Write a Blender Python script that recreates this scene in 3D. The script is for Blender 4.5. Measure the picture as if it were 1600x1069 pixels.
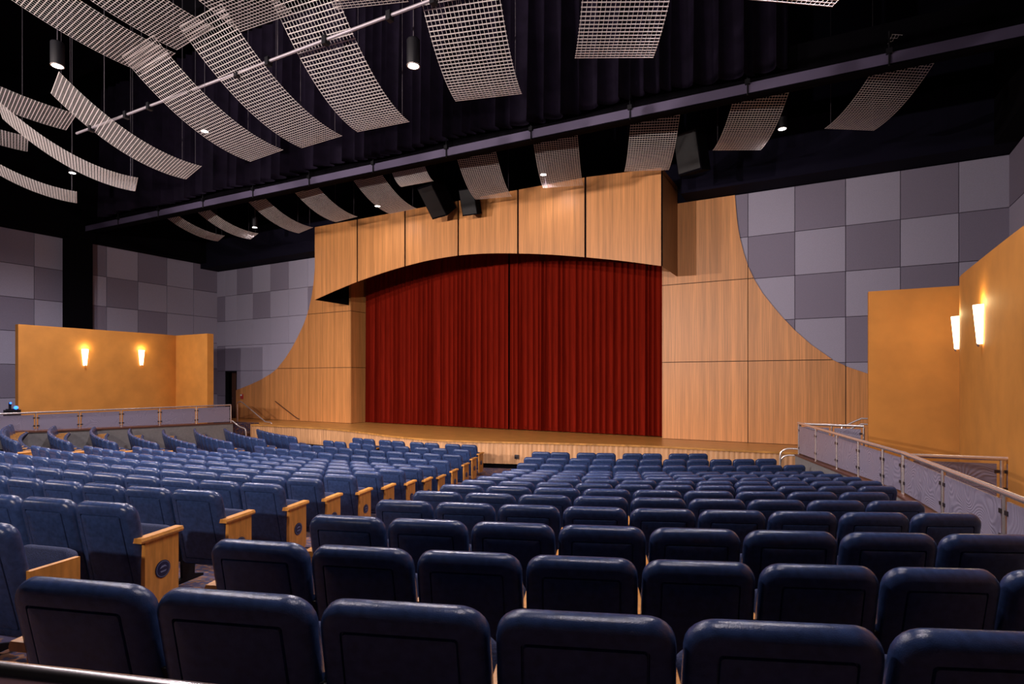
import bpy, bmesh, math, random
from mathutils import Vector, Matrix
random.seed(7)
for o in list(bpy.data.objects): bpy.data.objects.remove(o)
sc = bpy.context.scene
COL = sc.collection
R = math.radians

# ------------------------------------------------------------------ camera, world, exposure
EYE = 2.58                                   # eye height above the flat house floor (z = 0)
cam_d = bpy.data.cameras.new('camera'); cam_d.sensor_width = 36.0
cam_d.lens = 894.0 / 1600.0 * 36.0; cam_d.shift_y = 61.5 / 1600.0
cam_d.clip_start = 0.05; cam_d.clip_end = 200
cam = bpy.data.objects.new('camera', cam_d); COL.objects.link(cam)
cam.location = (0, 0, EYE); cam.rotation_euler = (R(90), 0, R(29)); sc.camera = cam
w = bpy.data.worlds.new('world'); sc.world = w; w.use_nodes = True
w.node_tree.nodes['Background'].inputs[0].default_value = (0.50, 0.48, 0.72, 1)
w.node_tree.nodes['Background'].inputs[1].default_value = 0.06
sc.view_settings.view_transform = 'Standard'; sc.view_settings.look = 'None'
sc.view_settings.exposure = 0.0; sc.view_settings.gamma = 1.0; sc.view_settings.use_curve_mapping = False
PENDANT_W = 2100.0                            # each house downlight
PENDANT_COL = (1.0, 0.89, 0.95)
SCONCE_W = 6.0
FLOOD_W = 6800.0                             # each flood on the rear wall of the house, behind the camera
FLOOD_COL = (1.0, 0.85, 0.80)

# ------------------------------------------------------------------ helpers
class MB:
    def __init__(s): s.v = []; s.f = []
    def add(s, vs, fs):
        n = len(s.v); s.v += [tuple(p) for p in vs]; s.f += [tuple(i + n for i in f) for f in fs]; return s
    def box(s, x0, x1, y0, y1, z0, z1):
        return s.add([(x0,y0,z0),(x1,y0,z0),(x1,y1,z0),(x0,y1,z0),(x0,y0,z1),(x1,y0,z1),(x1,y1,z1),(x0,y1,z1)],
                     [(0,3,2,1),(4,5,6,7),(0,1,5,4),(1,2,6,5),(2,3,7,6),(3,0,4,7)])
    def prism(s, poly, axis, a, b):          # poly: 2-D points, extruded along axis from a to b
        n = len(poly)
        def P(p, t):
            return (t, p[0], p[1]) if axis == 'x' else ((p[0], t, p[1]) if axis == 'y' else (p[0], p[1], t))
        return s.add([P(p, a) for p in poly] + [P(p, b) for p in poly],
                     [tuple(range(n)), tuple(range(2*n-1, n-1, -1))] + [(i, (i+1) % n, (i+1) % n + n, i+n) for i in range(n)])
    def tube(s, pts, r, n=10, caps=True):
        pts = [Vector(p) for p in pts]; rings = []; prev = None
        for i, p in enumerate(pts):
            d = (pts[min(i+1, len(pts)-1)] - pts[max(i-1, 0)]).normalized()
            if prev is None:
                u = d.orthogonal().normalized()
            else:
                u = (prev - d * prev.dot(d)).normalized()
            prev = u; v = d.cross(u)
            rr = r[i] if isinstance(r, (list, tuple)) else r
            rings.append([p + (u * math.cos(2*math.pi*k/n) + v * math.sin(2*math.pi*k/n)) * rr for k in range(n)])
        return s.rings(rings, caps)
    def rings(s, rings, caps=True, closed=True):
        n = len(rings[0]); vs = [q for r_ in rings for q in r_]; fs = []
        for i in range(len(rings) - 1):
            for k in range(n if closed else n - 1):
                fs.append((i*n+k, i*n+(k+1) % n, (i+1)*n+(k+1) % n, (i+1)*n+k))
        if caps: fs += [tuple(range(n-1, -1, -1)), tuple(range((len(rings)-1)*n, len(rings)*n))]
        return s.add(vs, fs)
    def lathe(s, prof, c, n=20, caps=True):  # prof: (r, z) upward, about a vertical axis at c
        return s.rings([[(c[0]+r*math.cos(2*math.pi*k/n), c[1]+r*math.sin(2*math.pi*k/n), c[2]+z) for k in range(n)] for r, z in prof], caps)
    def mesh(s, name, off=(0,0,0), sharp=35):
        me = bpy.data.meshes.new(name)
        me.from_pydata([(a-off[0], b-off[1], c-off[2]) for a, b, c in s.v], [], s.f)
        bm = bmesh.new(); bm.from_mesh(me)
        bmesh.ops.recalc_face_normals(bm, faces=bm.faces)
        for f in bm.faces: f.smooth = True
        for e in bm.edges:
            e.smooth = len(e.link_faces) == 2 and e.calc_face_angle(0) < R(sharp)
        bm.to_mesh(me); bm.free(); return me

def link(name, me, mat, parent=None, **props):
    o = bpy.data.objects.new(name, me); COL.objects.link(o)
    if me is not None and mat is not None and not me.materials: me.materials.append(mat)
    if parent: o.parent = parent
    for k, v in props.items(): o[k] = v
    return o
def part(name, mb, mat, parent, sharp=35, **props):
    off = Vector((0,0,0)); p = parent
    while p is not None: off += p.location; p = p.parent
    return link(name, mb.mesh(name, off, sharp), mat, parent, **props)
def thing(name, label, cat, loc=(0,0,0), rz=0, group=None):
    o = bpy.data.objects.new(name, None); COL.objects.link(o); o.empty_display_size = .2
    o.location = loc; o.rotation_euler[2] = rz; o['label'] = label; o['category'] = cat
    if group: o['group'] = group
    return o
def solo(name, mb, mat, label, cat, group=None, sharp=35, base=(0,0,0)):
    o = link(name, mb.mesh(name, base, sharp), mat, None); o.location = base
    o['label'] = label; o['category'] = cat
    if group: o['group'] = group
    return o
def struct(name, mb, mat, label=None, sharp=35):
    o = link(name, mb.mesh(name, (0,0,0), sharp), mat); o['kind'] = 'structure'
    if label: o['label'] = label
    return o
def catmull(pts, step):
    out = []; P = [pts[0]] + list(pts) + [pts[-1]]
    for i in range(1, len(P) - 2):
        p0, p1, p2, p3 = [Vector(q) for q in P[i-1:i+3]]
        n = max(1, int((p2 - p1).length / step))
        for k in range(n):
            t = k / n
            out.append(0.5*((2*p1) + (p2-p0)*t + (2*p0-5*p1+4*p2-p3)*t*t + (3*p1-p0-3*p2+p3)*t**3))
    out.append(Vector(pts[-1])); return out
def lerp_table(tab, x):
    if x <= tab[0][0]: return tab[0][1]
    for (a, va), (b, vb) in zip(tab, tab[1:]):
        if x <= b: return va + (vb-va)*(x-a)/(b-a)
    return tab[-1][1]
ORD = ['zeroth','first','second','third','fourth','fifth','sixth','seventh','eighth','ninth','tenth','eleventh','twelfth',
       'thirteenth','fourteenth','fifteenth','sixteenth','seventeenth','eighteenth','nineteenth','twentieth','twenty-first','twenty-second']

# ------------------------------------------------------------------ materials
def mat(name, col, rough=0.5, metal=0.0, var=0.0, scale=8.0, stretch=(1,1,1), bump=0.0, bscale=None, col2=None, rnd=0.0, coat=0.0, spec=None, sheen=0.0, detail=4.0):
    m = bpy.data.materials.new(name); m.use_nodes = True; nt = m.node_tree; b = nt.nodes['Principled BSDF']
    b.inputs['Base Color'].default_value = (*col, 1); b.inputs['Roughness'].default_value = rough; b.inputs['Metallic'].default_value = metal
    if coat: b.inputs['Coat Weight'].default_value = coat; b.inputs['Coat Roughness'].default_value = 0.2
    if spec is not None: b.inputs['Specular IOR Level'].default_value = spec
    if sheen: b.inputs['Sheen Weight'].default_value = sheen; b.inputs['Sheen Roughness'].default_value = 0.4; b.inputs['Sheen Tint'].default_value = (*[min(1, c*3) for c in col], 1)
    if var or bump or rnd:
        tc = nt.nodes.new('ShaderNodeTexCoord'); mp = nt.nodes.new('ShaderNodeMapping'); mp.inputs['Scale'].default_value = stretch
        nt.links.new(tc.outputs['Object'], mp.inputs[0])
        nz = nt.nodes.new('ShaderNodeTexNoise'); nz.inputs['Scale'].default_value = scale; nz.inputs['Detail'].default_value = detail
        nt.links.new(mp.outputs[0], nz.inputs['Vector'])
        last = None
        if var:
            rp = nt.nodes.new('ShaderNodeValToRGB'); rp.color_ramp.elements[0].position = 0.32; rp.color_ramp.elements[1].position = 0.68
            c2 = col2 or tuple(c*(1-var) for c in col)
            rp.color_ramp.elements[0].color = (*c2, 1); rp.color_ramp.elements[1].color = (*(col if col2 else tuple(min(1, c*(1+var*.5)) for c in col)), 1)
            nt.links.new(nz.outputs['Fac'], rp.inputs[0]); last = rp.outputs[0]
        if rnd:
            oi = nt.nodes.new('ShaderNodeObjectInfo'); mr = nt.nodes.new('ShaderNodeMapRange')
            mr.inputs['To Min'].default_value = 1 - rnd; mr.inputs['To Max'].default_value = 1 + rnd
            nt.links.new(oi.outputs['Random'], mr.inputs['Value'])
            mx = nt.nodes.new('ShaderNodeMix'); mx.data_type = 'RGBA'; mx.blend_type = 'MULTIPLY'; mx.inputs[0].default_value = 1
            if last: nt.links.new(last, mx.inputs[6])
            else: mx.inputs[6].default_value = (*col, 1)
            nt.links.new(mr.outputs[0], mx.inputs[7]); last = mx.outputs[2]
        if last: nt.links.new(last, b.inputs['Base Color'])
        if bump:
            n2 = nz
            if bscale:
                n2 = nt.nodes.new('ShaderNodeTexNoise'); n2.inputs['Scale'].default_value = bscale; n2.inputs['Detail'].default_value = 3
                nt.links.new(mp.outputs[0], n2.inputs['Vector'])
            bp = nt.nodes.new('ShaderNodeBump'); bp.inputs['Strength'].default_value = bump; bp.inputs['Distance'].default_value = 0.01
            nt.links.new(n2.outputs['Fac'], bp.inputs['Height']); nt.links.new(bp.outputs[0], b.inputs['Normal'])
    return m
def emit(name, col, strength):
    m = bpy.data.materials.new(name); m.use_nodes = True; b = m.node_tree.nodes['Principled BSDF']
    b.inputs['Base Color'].default_value = (*col, 1); b.inputs['Emission Color'].default_value = (*col, 1); b.inputs['Emission Strength'].default_value = strength
    return m
def wave_panel_mat(name):
    m = mat(name, (0.27, 0.245, 0.32), 0.38)
    nt = m.node_tree; b = nt.nodes['Principled BSDF']
    tc = nt.nodes.new('ShaderNodeTexCoord'); nz = nt.nodes.new('ShaderNodeTexNoise'); nz.inputs['Scale'].default_value = 1.3; nz.inputs['Detail'].default_value = 1.5
    nt.links.new(tc.outputs['Object'], nz.inputs['Vector'])
    mm = nt.nodes.new('ShaderNodeMath'); mm.operation = 'MULTIPLY'; mm.inputs[1].default_value = 260.0; nt.links.new(nz.outputs['Fac'], mm.inputs[0])
    sn = nt.nodes.new('ShaderNodeMath'); sn.operation = 'SINE'; nt.links.new(mm.outputs[0], sn.inputs[0])
    bp = nt.nodes.new('ShaderNodeBump'); bp.inputs['Strength'].default_value = 0.35; bp.inputs['Distance'].default_value = 0.003
    nt.links.new(sn.outputs[0], bp.inputs['Height']); nt.links.new(bp.outputs[0], b.inputs['Normal'])
    rp = nt.nodes.new('ShaderNodeMapRange'); rp.inputs['From Min'].default_value = -1; rp.inputs['To Min'].default_value = 0.0; rp.inputs['To Max'].default_value = 1.0
    nt.links.new(sn.outputs[0], rp.inputs['Value'])
    mx = nt.nodes.new('ShaderNodeMix'); mx.data_type = 'RGBA'; mx.inputs[6].default_value = (0.25, 0.225, 0.305, 1); mx.inputs[7].default_value = (0.30, 0.275, 0.36, 1)
    nt.links.new(rp.outputs[0], mx.inputs[0]); nt.links.new(mx.outputs[2], b.inputs['Base Color'])
    return m
M = {}
M['vinyl'] = mat('blue_vinyl', (0.024, 0.044, 0.118), 0.26, var=0.25, scale=30, bump=0.12, bscale=260, rnd=0.10, spec=0.42)
M['fabric'] = mat('blue_seat_fabric', (0.018, 0.028, 0.085), 0.85, var=0.5, scale=160, bump=0.3)
M['armwood'] = mat('honey_maple', (0.62, 0.27, 0.055), 0.38, var=0.22, scale=6, stretch=(6, 6, 1.0), rnd=0.08)
M['black_metal'] = mat('black_powder_coat', (0.007, 0.007, 0.010), 0.5, spec=0.25)
M['emblem'] = mat('emblem_blue', (0.010, 0.016, 0.06), 0.3)
M['emblem_ring'] = mat('emblem_line', (0.16, 0.20, 0.36), 0.3)
M['maple'] = mat('maple_veneer', (0.70, 0.305, 0.095), 0.42, var=0.22, scale=1.7, stretch=(22, 22, 0.45), rnd=0.05, detail=7)
M['maple_dark'] = mat('maple_dark_brown', (0.30, 0.15, 0.055), 0.5, var=0.25, scale=1.7, stretch=(9, 9, .6))  # darker brown maple for the right side return of the arch
M['apron'] = mat('apron_maple', (0.62, 0.33, 0.15), 0.5, var=0.22, scale=2.2, stretch=(7, 7, .6))
M['deck'] = mat('stage_boards', (0.56, 0.26, 0.06), 0.33, var=0.35, scale=1.6, stretch=(1.2, 16, 1))
M['velvet'] = mat('red_velvet', (0.20, 0.0090, 0.0022), 0.85, var=0.25, scale=3, stretch=(6, 6, .3), spec=0.08)
M['drape'] = mat('black_drape_cloth', (0.0105, 0.0070, 0.0180), 0.8, var=0.3, scale=3, spec=0.1)
M['pan_l'] = mat('grey_acoustic_light', (0.40, 0.385, 0.50), 0.9, var=0.10, scale=60, bump=0.2, rnd=0.05)
M['pan_d'] = mat('grey_acoustic_dark', (0.25, 0.228, 0.31), 0.9, var=0.10, scale=60, bump=0.2, rnd=0.06)
M['joint'] = mat('panel_joint', (0.10, 0.09, 0.12), 0.9)
M['wood_joint'] = mat('dark_reveal', (0.05, 0.022, 0.010), 0.8)
M['black'] = mat('flat_black_paint', (0.0028, 0.0024, 0.004), 0.95, spec=0.05)
M['navy'] = mat('dark_navy_paint', (0.0065, 0.0058, 0.015), 0.95, spec=0.1)
M['beam'] = mat('lavender_grey_steel', (0.115, 0.095, 0.17), 0.55)
M['orange'] = mat('orange_plaster', (0.60, 0.25, 0.042), 0.7, var=0.12, scale=2.0, bump=0.08, bscale=90)
M['steel'] = mat('brushed_stainless', (0.74, 0.66, 0.62), 0.27, metal=0.75)
M['beam_pipe'] = mat('galvanised_pipe', (0.30, 0.27, 0.30), 0.5, metal=0.4)
M['chrome'] = mat('polished_tube', (0.62, 0.56, 0.55), 0.22, metal=1.0)
M['clip'] = mat('dark_clip', (0.06, 0.05, 0.055), 0.4, metal=0.6)
M['frost'] = wave_panel_mat('wavy_frosted_panel')
M['sill'] = mat('brown_sill', (0.115, 0.045, 0.030), 0.5)
M['parapet'] = mat('grey_green_plaster', (0.25, 0.24, 0.235), 0.8, var=0.1, scale=12)
M['mesh'] = mat('woven_wire', (0.78, 0.72, 0.70), 0.42, metal=0.2)
M['tread'] = mat('dark_brown_tread', (0.10, 0.038, 0.018), 0.5)
M['lens'] = emit('lamp_lens', (1.0, 0.96, 0.9), 14.0)
M['shade'] = emit('glowing_glass', (1.0, 0.80, 0.48), 7.0)
M['blue'] = emit('blue_indicator', (0.02, 0.13, 1.0), 5.0)
M['red'] = mat('alarm_red', (0.42, 0.03, 0.03), 0.4)
M['white'] = mat('off_white_plastic', (0.7, 0.68, 0.66), 0.4)
M['cord'] = mat('grey_cable', (0.10, 0.09, 0.11), 0.6)
M['grille'] = mat('speaker_grille', (0.004, 0.004, 0.005), 0.6, var=.4, scale=200, bump=.3)
def band_wood(m, sc_=(5.5, 5.5, .05), lo=.86, hi=1.10):
    nt = m.node_tree; b = nt.nodes['Principled BSDF']; src = b.inputs['Base Color'].links[0].from_socket
    tc = nt.nodes.new('ShaderNodeTexCoord'); mp = nt.nodes.new('ShaderNodeMapping'); mp.inputs['Scale'].default_value = sc_; nt.links.new(tc.outputs['Object'], mp.inputs[0])
    nz = nt.nodes.new('ShaderNodeTexNoise'); nz.inputs['Scale'].default_value = 1.0; nz.inputs['Detail'].default_value = 1.0; nt.links.new(mp.outputs[0], nz.inputs['Vector'])
    mr = nt.nodes.new('ShaderNodeMapRange'); mr.inputs['From Min'].default_value = .35; mr.inputs['From Max'].default_value = .65; mr.inputs['To Min'].default_value = lo; mr.inputs['To Max'].default_value = hi
    nt.links.new(nz.outputs['Fac'], mr.inputs['Value'])
    mx = nt.nodes.new('ShaderNodeMix'); mx.data_type = 'RGBA'; mx.blend_type = 'MULTIPLY'; mx.inputs[0].default_value = 1
    nt.links.new(src, mx.inputs[6]); nt.links.new(mr.outputs[0], mx.inputs[7]); nt.links.new(mx.outputs[2], b.inputs['Base Color'])
band_wood(M['maple']); band_wood(M['apron'])
def carpet_mat():
    m = mat('patterned_carpet', (0.045, 0.035, 0.06), 0.95)
    nt = m.node_tree; b = nt.nodes['Principled BSDF']; tc = nt.nodes.new('ShaderNodeTexCoord')
    vo = nt.nodes.new('ShaderNodeTexVoronoi'); vo.inputs['Scale'].default_value = 26; nt.links.new(tc.outputs['Object'], vo.inputs['Vector'])
    rp = nt.nodes.new('ShaderNodeValToRGB'); cr = rp.color_ramp; cr.interpolation = 'CONSTANT'
    cr.elements[0].color = (0.040, 0.032, 0.075, 1); cr.elements[1].position = 0.45; cr.elements[1].color = (0.16, 0.065, 0.036, 1)
    e = cr.elements.new(0.7); e.color = (0.06, 0.048, 0.075, 1); e = cr.elements.new(0.86); e.color = (0.22, 0.11, 0.065, 1)
    sp = nt.nodes.new('ShaderNodeSeparateColor'); nt.links.new(vo.outputs['Color'], sp.inputs[0]); nt.links.new(sp.outputs[0], rp.inputs[0])
    nt.links.new(rp.outputs[0], b.inputs['Base Color']); return m
M['carpet'] = carpet_mat()

# ------------------------------------------------------------------ plan of the house
CX, CY = -10.8, 27.5                         # centre of the seating arcs
RAD = {n: 16.7 + .96*(13-n) for n in range(1, 16)}; RAD[1] = 27.95; RAD[2] = 27.08
TOPZ = {1:1.914, 2:1.810, 3:1.754, 4:1.652, 5:1.540, 6:1.430, 7:1.318, 8:1.208, 9:1.098, 10:.988, 11:.880, 12:.856, 13:.855, 14:.862, 15:.866}
BACK_H = .855
FLOOR_TAB = sorted([(RAD[n]+.02, max(0, TOPZ[n]-BACK_H)) for n in range(1, 12)] + [(RAD[11]-.35, 0.0), (10., 0.), (29.3, 1.27), (36., 1.9)])
def floor_z(x, y): return lerp_table(FLOOR_TAB, math.hypot(x-CX, y-CY))
WB = 17.914                                  # back wall plane
PORTAL_Y = 16.0
STAGE_Z = .80
WX0, WX1 = -26.8, 3.84                       # side walls
UC = -11.1                                   # axis of the stage wall
OPEN0, OPEN1 = -17.68, -4.52                 # proscenium opening
SOFFIT = 8.06

# floor: a raked dish of carpet
mb = MB(); radii = sorted(set([10, 13.5] + [r for r, z in FLOOR_TAB if 13.5 < r < 35] + [32, 35])); angs = [R(a) for a in range(-62, 63, 2)]
mb.rings([[(CX + r*math.sin(a), CY - r*math.cos(a), lerp_table(FLOOR_TAB, r)) for a in angs] for r in radii], caps=False, closed=False)
mb.add([(WX0,17,-.012),(WX0,-7,-.012),(WX1+.2,-7,-.012),(WX1+.2,17,-.012)], [(0,1,2,3)])
floor = struct('floor', mb, M['carpet'], 'dark patterned carpet on the raked floor')

# ceiling and dark upper shell
struct('ceiling', MB().box(WX0-.3, WX1+.3, -7, WB+1.5, 14.0, 14.2), M['black'])
struct('trim_1', MB().box(OPEN1+.72, WX1, 17.0, WB-.07, SOFFIT, 9.6), M['navy'], 'dark navy bulkhead above the right-hand wall')
struct('trim_2', MB().box(WX0, OPEN0-.15, 17.0, WB-.07, SOFFIT, 9.6), M['navy'], 'dark navy bulkhead above the left-hand wall')
struct('trim_3', MB().box(WX0, WX0+.5, -7, 17.0, 8.3, 13.9), M['black'], 'black bulkhead above the left wall')
struct('trim_4', MB().box(WX1-.5, WX1, -7, 17.0, 8.06, 13.9), M['black'], 'black bulkhead above the right wall')
for i, yy in enumerate((3.2, 9.9)):          # dark roof beams
    struct('trim_%d' % (5+i), MB().box(WX0, WX1, yy, yy+.25, 13.2, 13.99), M['black'])

# ------------------------------------------------------------------ back wall, checker panels, wood wings
wb = MB()
wb.box(WX0-.2, -26.13, WB, WB+.2, 0, 14); wb.box(-26.13, -25.24, WB, WB+.2, 3.09, 14); wb.box(-25.24, OPEN0, WB, WB+.2, 0, 14)
wb.box(OPEN1, WX1+.2, WB, WB+.2, 0, 14); wb.box(OPEN0, OPEN1, WB, WB+.2, 7.6, 14)
wall_back = struct('wall_back', wb, M['navy'])
def slab(name, x0, x1, z0, z1, y, t, m, parent, gap=.006):
    g = gap; b_ = .008
    mbx = MB().rings([[(x0+g,y,z0+g),(x1-g,y,z0+g),(x1-g,y,z1-g),(x0+g,y,z1-g)],
                      [(x0+g,y-t+b_,z0+g),(x1-g,y-t+b_,z0+g),(x1-g,y-t+b_,z1-g),(x0+g,y-t+b_,z1-g)],
                      [(x0+g+b_,y-t,z0+g+b_),(x1-g-b_,y-t,z0+g+b_),(x1-g-b_,y-t,z1-g-b_),(x0+g+b_,y-t,z1-g-b_)]])
    return part(name, mbx, m, parent)
zs = [8.05, 6.78, 5.55, 4.32, 3.09, 1.86, .80]
xr = [-3.3, -2.06, -.84, .39, 1.62, 2.83, WX1]
for i in range(6):
    for j in range(6):
        if zs[j] < 2.6 and xr[i] < 0: continue
        slab('acoustic_panel', xr[i], xr[i+1], zs[j+1], zs[j], WB, .045, M['pan_d' if (i+j) % 2 == 0 else 'pan_l'], wall_back)
xl = [WX0, -26.13, -25.24, -24.05, -22.8, -21.55, -20.3, -19.05]
dark_bl = {(2,0),(4,0),(0,1),(0,3),(0,4),(0,5),(6,1),(3,1)}
for i in range(7):
    for j in range(6):
        if i == 1 and j >= 4: continue
        if i >= 2 and zs[j] < 2.2: continue
        slab('acoustic_panel', xl[i], xl[i+1], max(zs[j+1], 3.09) if i == 1 else zs[j+1], zs[j], WB, .045, M['pan_d' if (i, j) in dark_bl else 'pan_l'], wall_back)
UTAB = [(2.10,14.3),(2.16,14.1),(2.30,13.55),(2.44,13.02),(2.65,12.33),(2.95,11.58),(3.14,11.22),(3.60,10.66),(4.0,10.27),(4.41,9.93),(4.75,9.68),(5.11,9.43),(5.5,9.22),(5.88,9.06),(6.3,8.93),(6.73,8.83),(7.0,8.78),(7.43,8.73),(8.05,8.68)]
def wing(side):
    sg = 1 if side == 'right' else -1
    root = link('wall_wing_' + side, None, None); root['kind'] = 'structure'
    us = [abs((OPEN1 if sg > 0 else OPEN0) - UC)] + ([9.04, 11.49, 14.0] if sg > 0 else [9.08, 11.67, 14.14])
    hz = [STAGE_Z, 3.17, 5.56, 8.05]
    def region(ua, ub, za, zb, y0, y1, m, name, g=.011):
        zz = [za + g]; 
        zz += [za + (zb-za)*k/60 for k in range(1, 60)]
        zz.append(zb - g); inner = []; outer = []
        for z in zz:
            uo = min(ub - g, lerp_table(UTAB, z))
            if uo > ua + g: inner.append((ua + g, z)); outer.append((uo, z))
        if len(inner) < 2: return
        poly = [(UC + sg*u, z) for u, z in inner + outer[::-1]]
        part(name, MB().prism(poly, 'y', y0, y1), m, root)
    for ua, ub in zip(us, us[1:]):
        for za, zb in zip(hz, hz[1:]):
            region(ua, ub, za, zb, WB-.065, WB-.085, M['maple'], 'wood_panel')
    # dark reveal board behind the veneer panels
    rev = MB()
    zz = [STAGE_Z] + [z for z, u in UTAB]
    poly = [(UC + sg*us[0], z) for z in zz] + [(UC + sg*(min(us[-1], lerp_table(UTAB, z)) - .004), z) for z in zz[::-1]]
    rev.prism(poly, 'y', WB-.05, WB-.066); part('reveal_board', rev, M['wood_joint'], root)
    return root
wing_r = wing('right'); wing_l = wing('left')
# jambs of the opening
for za, zb in ((STAGE_Z, 3.17), (3.17, 5.56), (5.56, 7.6)):
    part('jamb_panel', MB().box(OPEN0-.005, OPEN0+.025, WB-.083, WB+1.35, za+.01, zb-.01), M['maple'], wing_l)
    part('jamb_panel', MB().box(OPEN1-.025, OPEN1+.005, WB-.083, WB+1.35, za+.01, zb-.01), M['maple'], wing_r)
struct('wall_stage_rear', MB().box(OPEN0-2, OPEN1+2, WB+1.4, WB+1.6, 0, 14), M['black'])

# left wall
wl = struct('wall_left', MB().box(WX0-.2, WX0, -7, WB, 0, 14), M['joint'])
ys = [WB - 1.262*i for i in range(12)]; zl = [8.29, 7.0, 5.74, 4.48, 3.22, 1.96, .85]
for i in range(11):
    for j in range(6):
        dk = (i + j) % 2 == 0
        if i in (0, 1, 2) and j in (1, 2, 3) and (i + j) % 4 == 2: dk = False
        y0, y1 = ys[i+1], ys[i]
        part('acoustic_panel', MB().rings([[(WX0,y0+.006,zl[j+1]+.006),(WX0,y1-.006,zl[j+1]+.006),(WX0,y1-.006,zl[j]-.006),(WX0,y0+.006,zl[j]-.006)],
                                           [(WX0+.045,y0+.012,zl[j+1]+.012),(WX0+.045,y1-.012,zl[j+1]+.012),(WX0+.045,y1-.012,zl[j]-.012),(WX0+.045,y0+.012,zl[j]-.012)]]), M['pan_d' if dk else 'pan_l'], wl)
wr = struct('wall_right', MB().box(WX1, WX1+.2, -7, WB, 0, 14), M['joint'])
for i in range(4):
    for j in range(5):
        y0, y1 = ys[i+1], ys[i]
        part('acoustic_panel', MB().rings([[(WX1,y0+.006,zs[j+1]+.006),(WX1,y1-.006,zs[j+1]+.006),(WX1,y1-.006,zs[j]-.006),(WX1,y0+.006,zs[j]-.006)],
                                           [(WX1-.045,y0+.012,zs[j+1]+.012),(WX1-.045,y1-.012,zs[j+1]+.012),(WX1-.045,y1-.012,zs[j]-.012),(WX1-.045,y0+.012,zs[j]-.012)]]), M['pan_d' if (i+j) % 2 == 0 else 'pan_l'], wr)
solo('black_column', MB().box(WX0+.05, WX0+.62, 11.27, 12.08, .85, 8.6).box(WX0+.05, WX0+.7, 11.2, 12.15, 8.3, 8.6), M['black'], 'tall black column against the grey left wall', 'column')

struct('door_light_block', MB().box(-26.3, -25.1, WB+.6, WB+.7, 0, 3.6).box(-26.3, -26.2, WB+.2, WB+.7, 0, 3.6).box(-25.2, -25.1, WB+.2, WB+.7, 0, 3.6).box(-26.3, -25.1, WB+.2, WB+.7, 3.5, 3.6), M['black'])  # black box added behind the doorway to block leaking world light
# side door beside the left wing
door = link('door_1', MB().box(-26.13, -26.07, WB-.03, WB+.12, STAGE_Z, 3.09).box(-25.30, -25.24, WB-.03, WB+.12, STAGE_Z, 3.09).box(-26.13, -25.24, WB-.03, WB+.12, 3.03, 3.09).mesh('door_1'), M['black_metal'])
door['kind'] = 'structure'; door['label'] = 'dark framed side door beside the stage'
part('door_leaf', MB().box(-25.74, -25.30, WB+.05, WB+.10, STAGE_Z+.01, 3.02), M['tread'], door)
part('door_leaf', MB().box(-26.07, -25.76, WB+.30, WB+.34, STAGE_Z+.01, 3.02), M['black'], door)
part('door_handle', MB().tube([(-25.70, WB+.02, 1.75), (-25.62, WB+.02, 1.75)], .012, 8), M['steel'], door)

# ------------------------------------------------------------------ proscenium arch (hung wooden header)
portal = thing('proscenium_arch', 'arched maple header of six tall panels above the red curtain', 'arch', (UC+.2, PORTAL_Y, 5.8))
xs = [-17.78 + 2.285*i for i in range(7)]
BOT = [(-17.78,5.79),(-16.6,6.08),(-15.49,6.32),(-14.3,6.53),(-13.21,6.68),(-12.1,6.785),(-10.93,6.82),(-9.8,6.765),(-8.64,6.64),(-7.5,6.48),(-6.36,6.28),(-5.2,6.05),(-4.07,5.79)]
bott = [(p.x, p.y) for p in catmull([(a, b, 0) for a, b in BOT], .3)]
PT = 8.66
for a, b in zip(xs, xs[1:]):
    g = .032
    xx = [a+g] + [x for x, z in bott if a+g+.02 < x < b-g-.02] + [b-g]
    poly = [(x, lerp_table(bott, x)) for x in xx] + [(b-g, PT - (.12 if b > -5 else 0)), (a+g, PT)]
    part('wood_panel', MB().prism(poly, 'y', PORTAL_Y-.03, PORTAL_Y), M['maple'], portal)
poly = [(x, lerp_table(bott, x)+.012) for x in [x for x, z in bott]] + [(xs[-1], PT-.2), (xs[0], PT-.05)]
part('backing_board', MB().prism(poly, 'y', PORTAL_Y, PORTAL_Y+.02), M['black'], portal)
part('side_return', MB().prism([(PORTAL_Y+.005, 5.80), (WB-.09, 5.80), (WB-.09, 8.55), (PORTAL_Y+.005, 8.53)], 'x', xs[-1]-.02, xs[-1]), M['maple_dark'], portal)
part('side_return', MB().prism([(PORTAL_Y+.005, 5.80), (WB-.09, 5.80), (WB-.09, 8.55), (PORTAL_Y+.005, 8.6)], 'x', xs[0], xs[0]+.02), M['black'], portal)
part('top_board', MB().box(xs[0], xs[-1], PORTAL_Y+.06, WB-.09, 8.38, 8.42), M['black'], portal)

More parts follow.
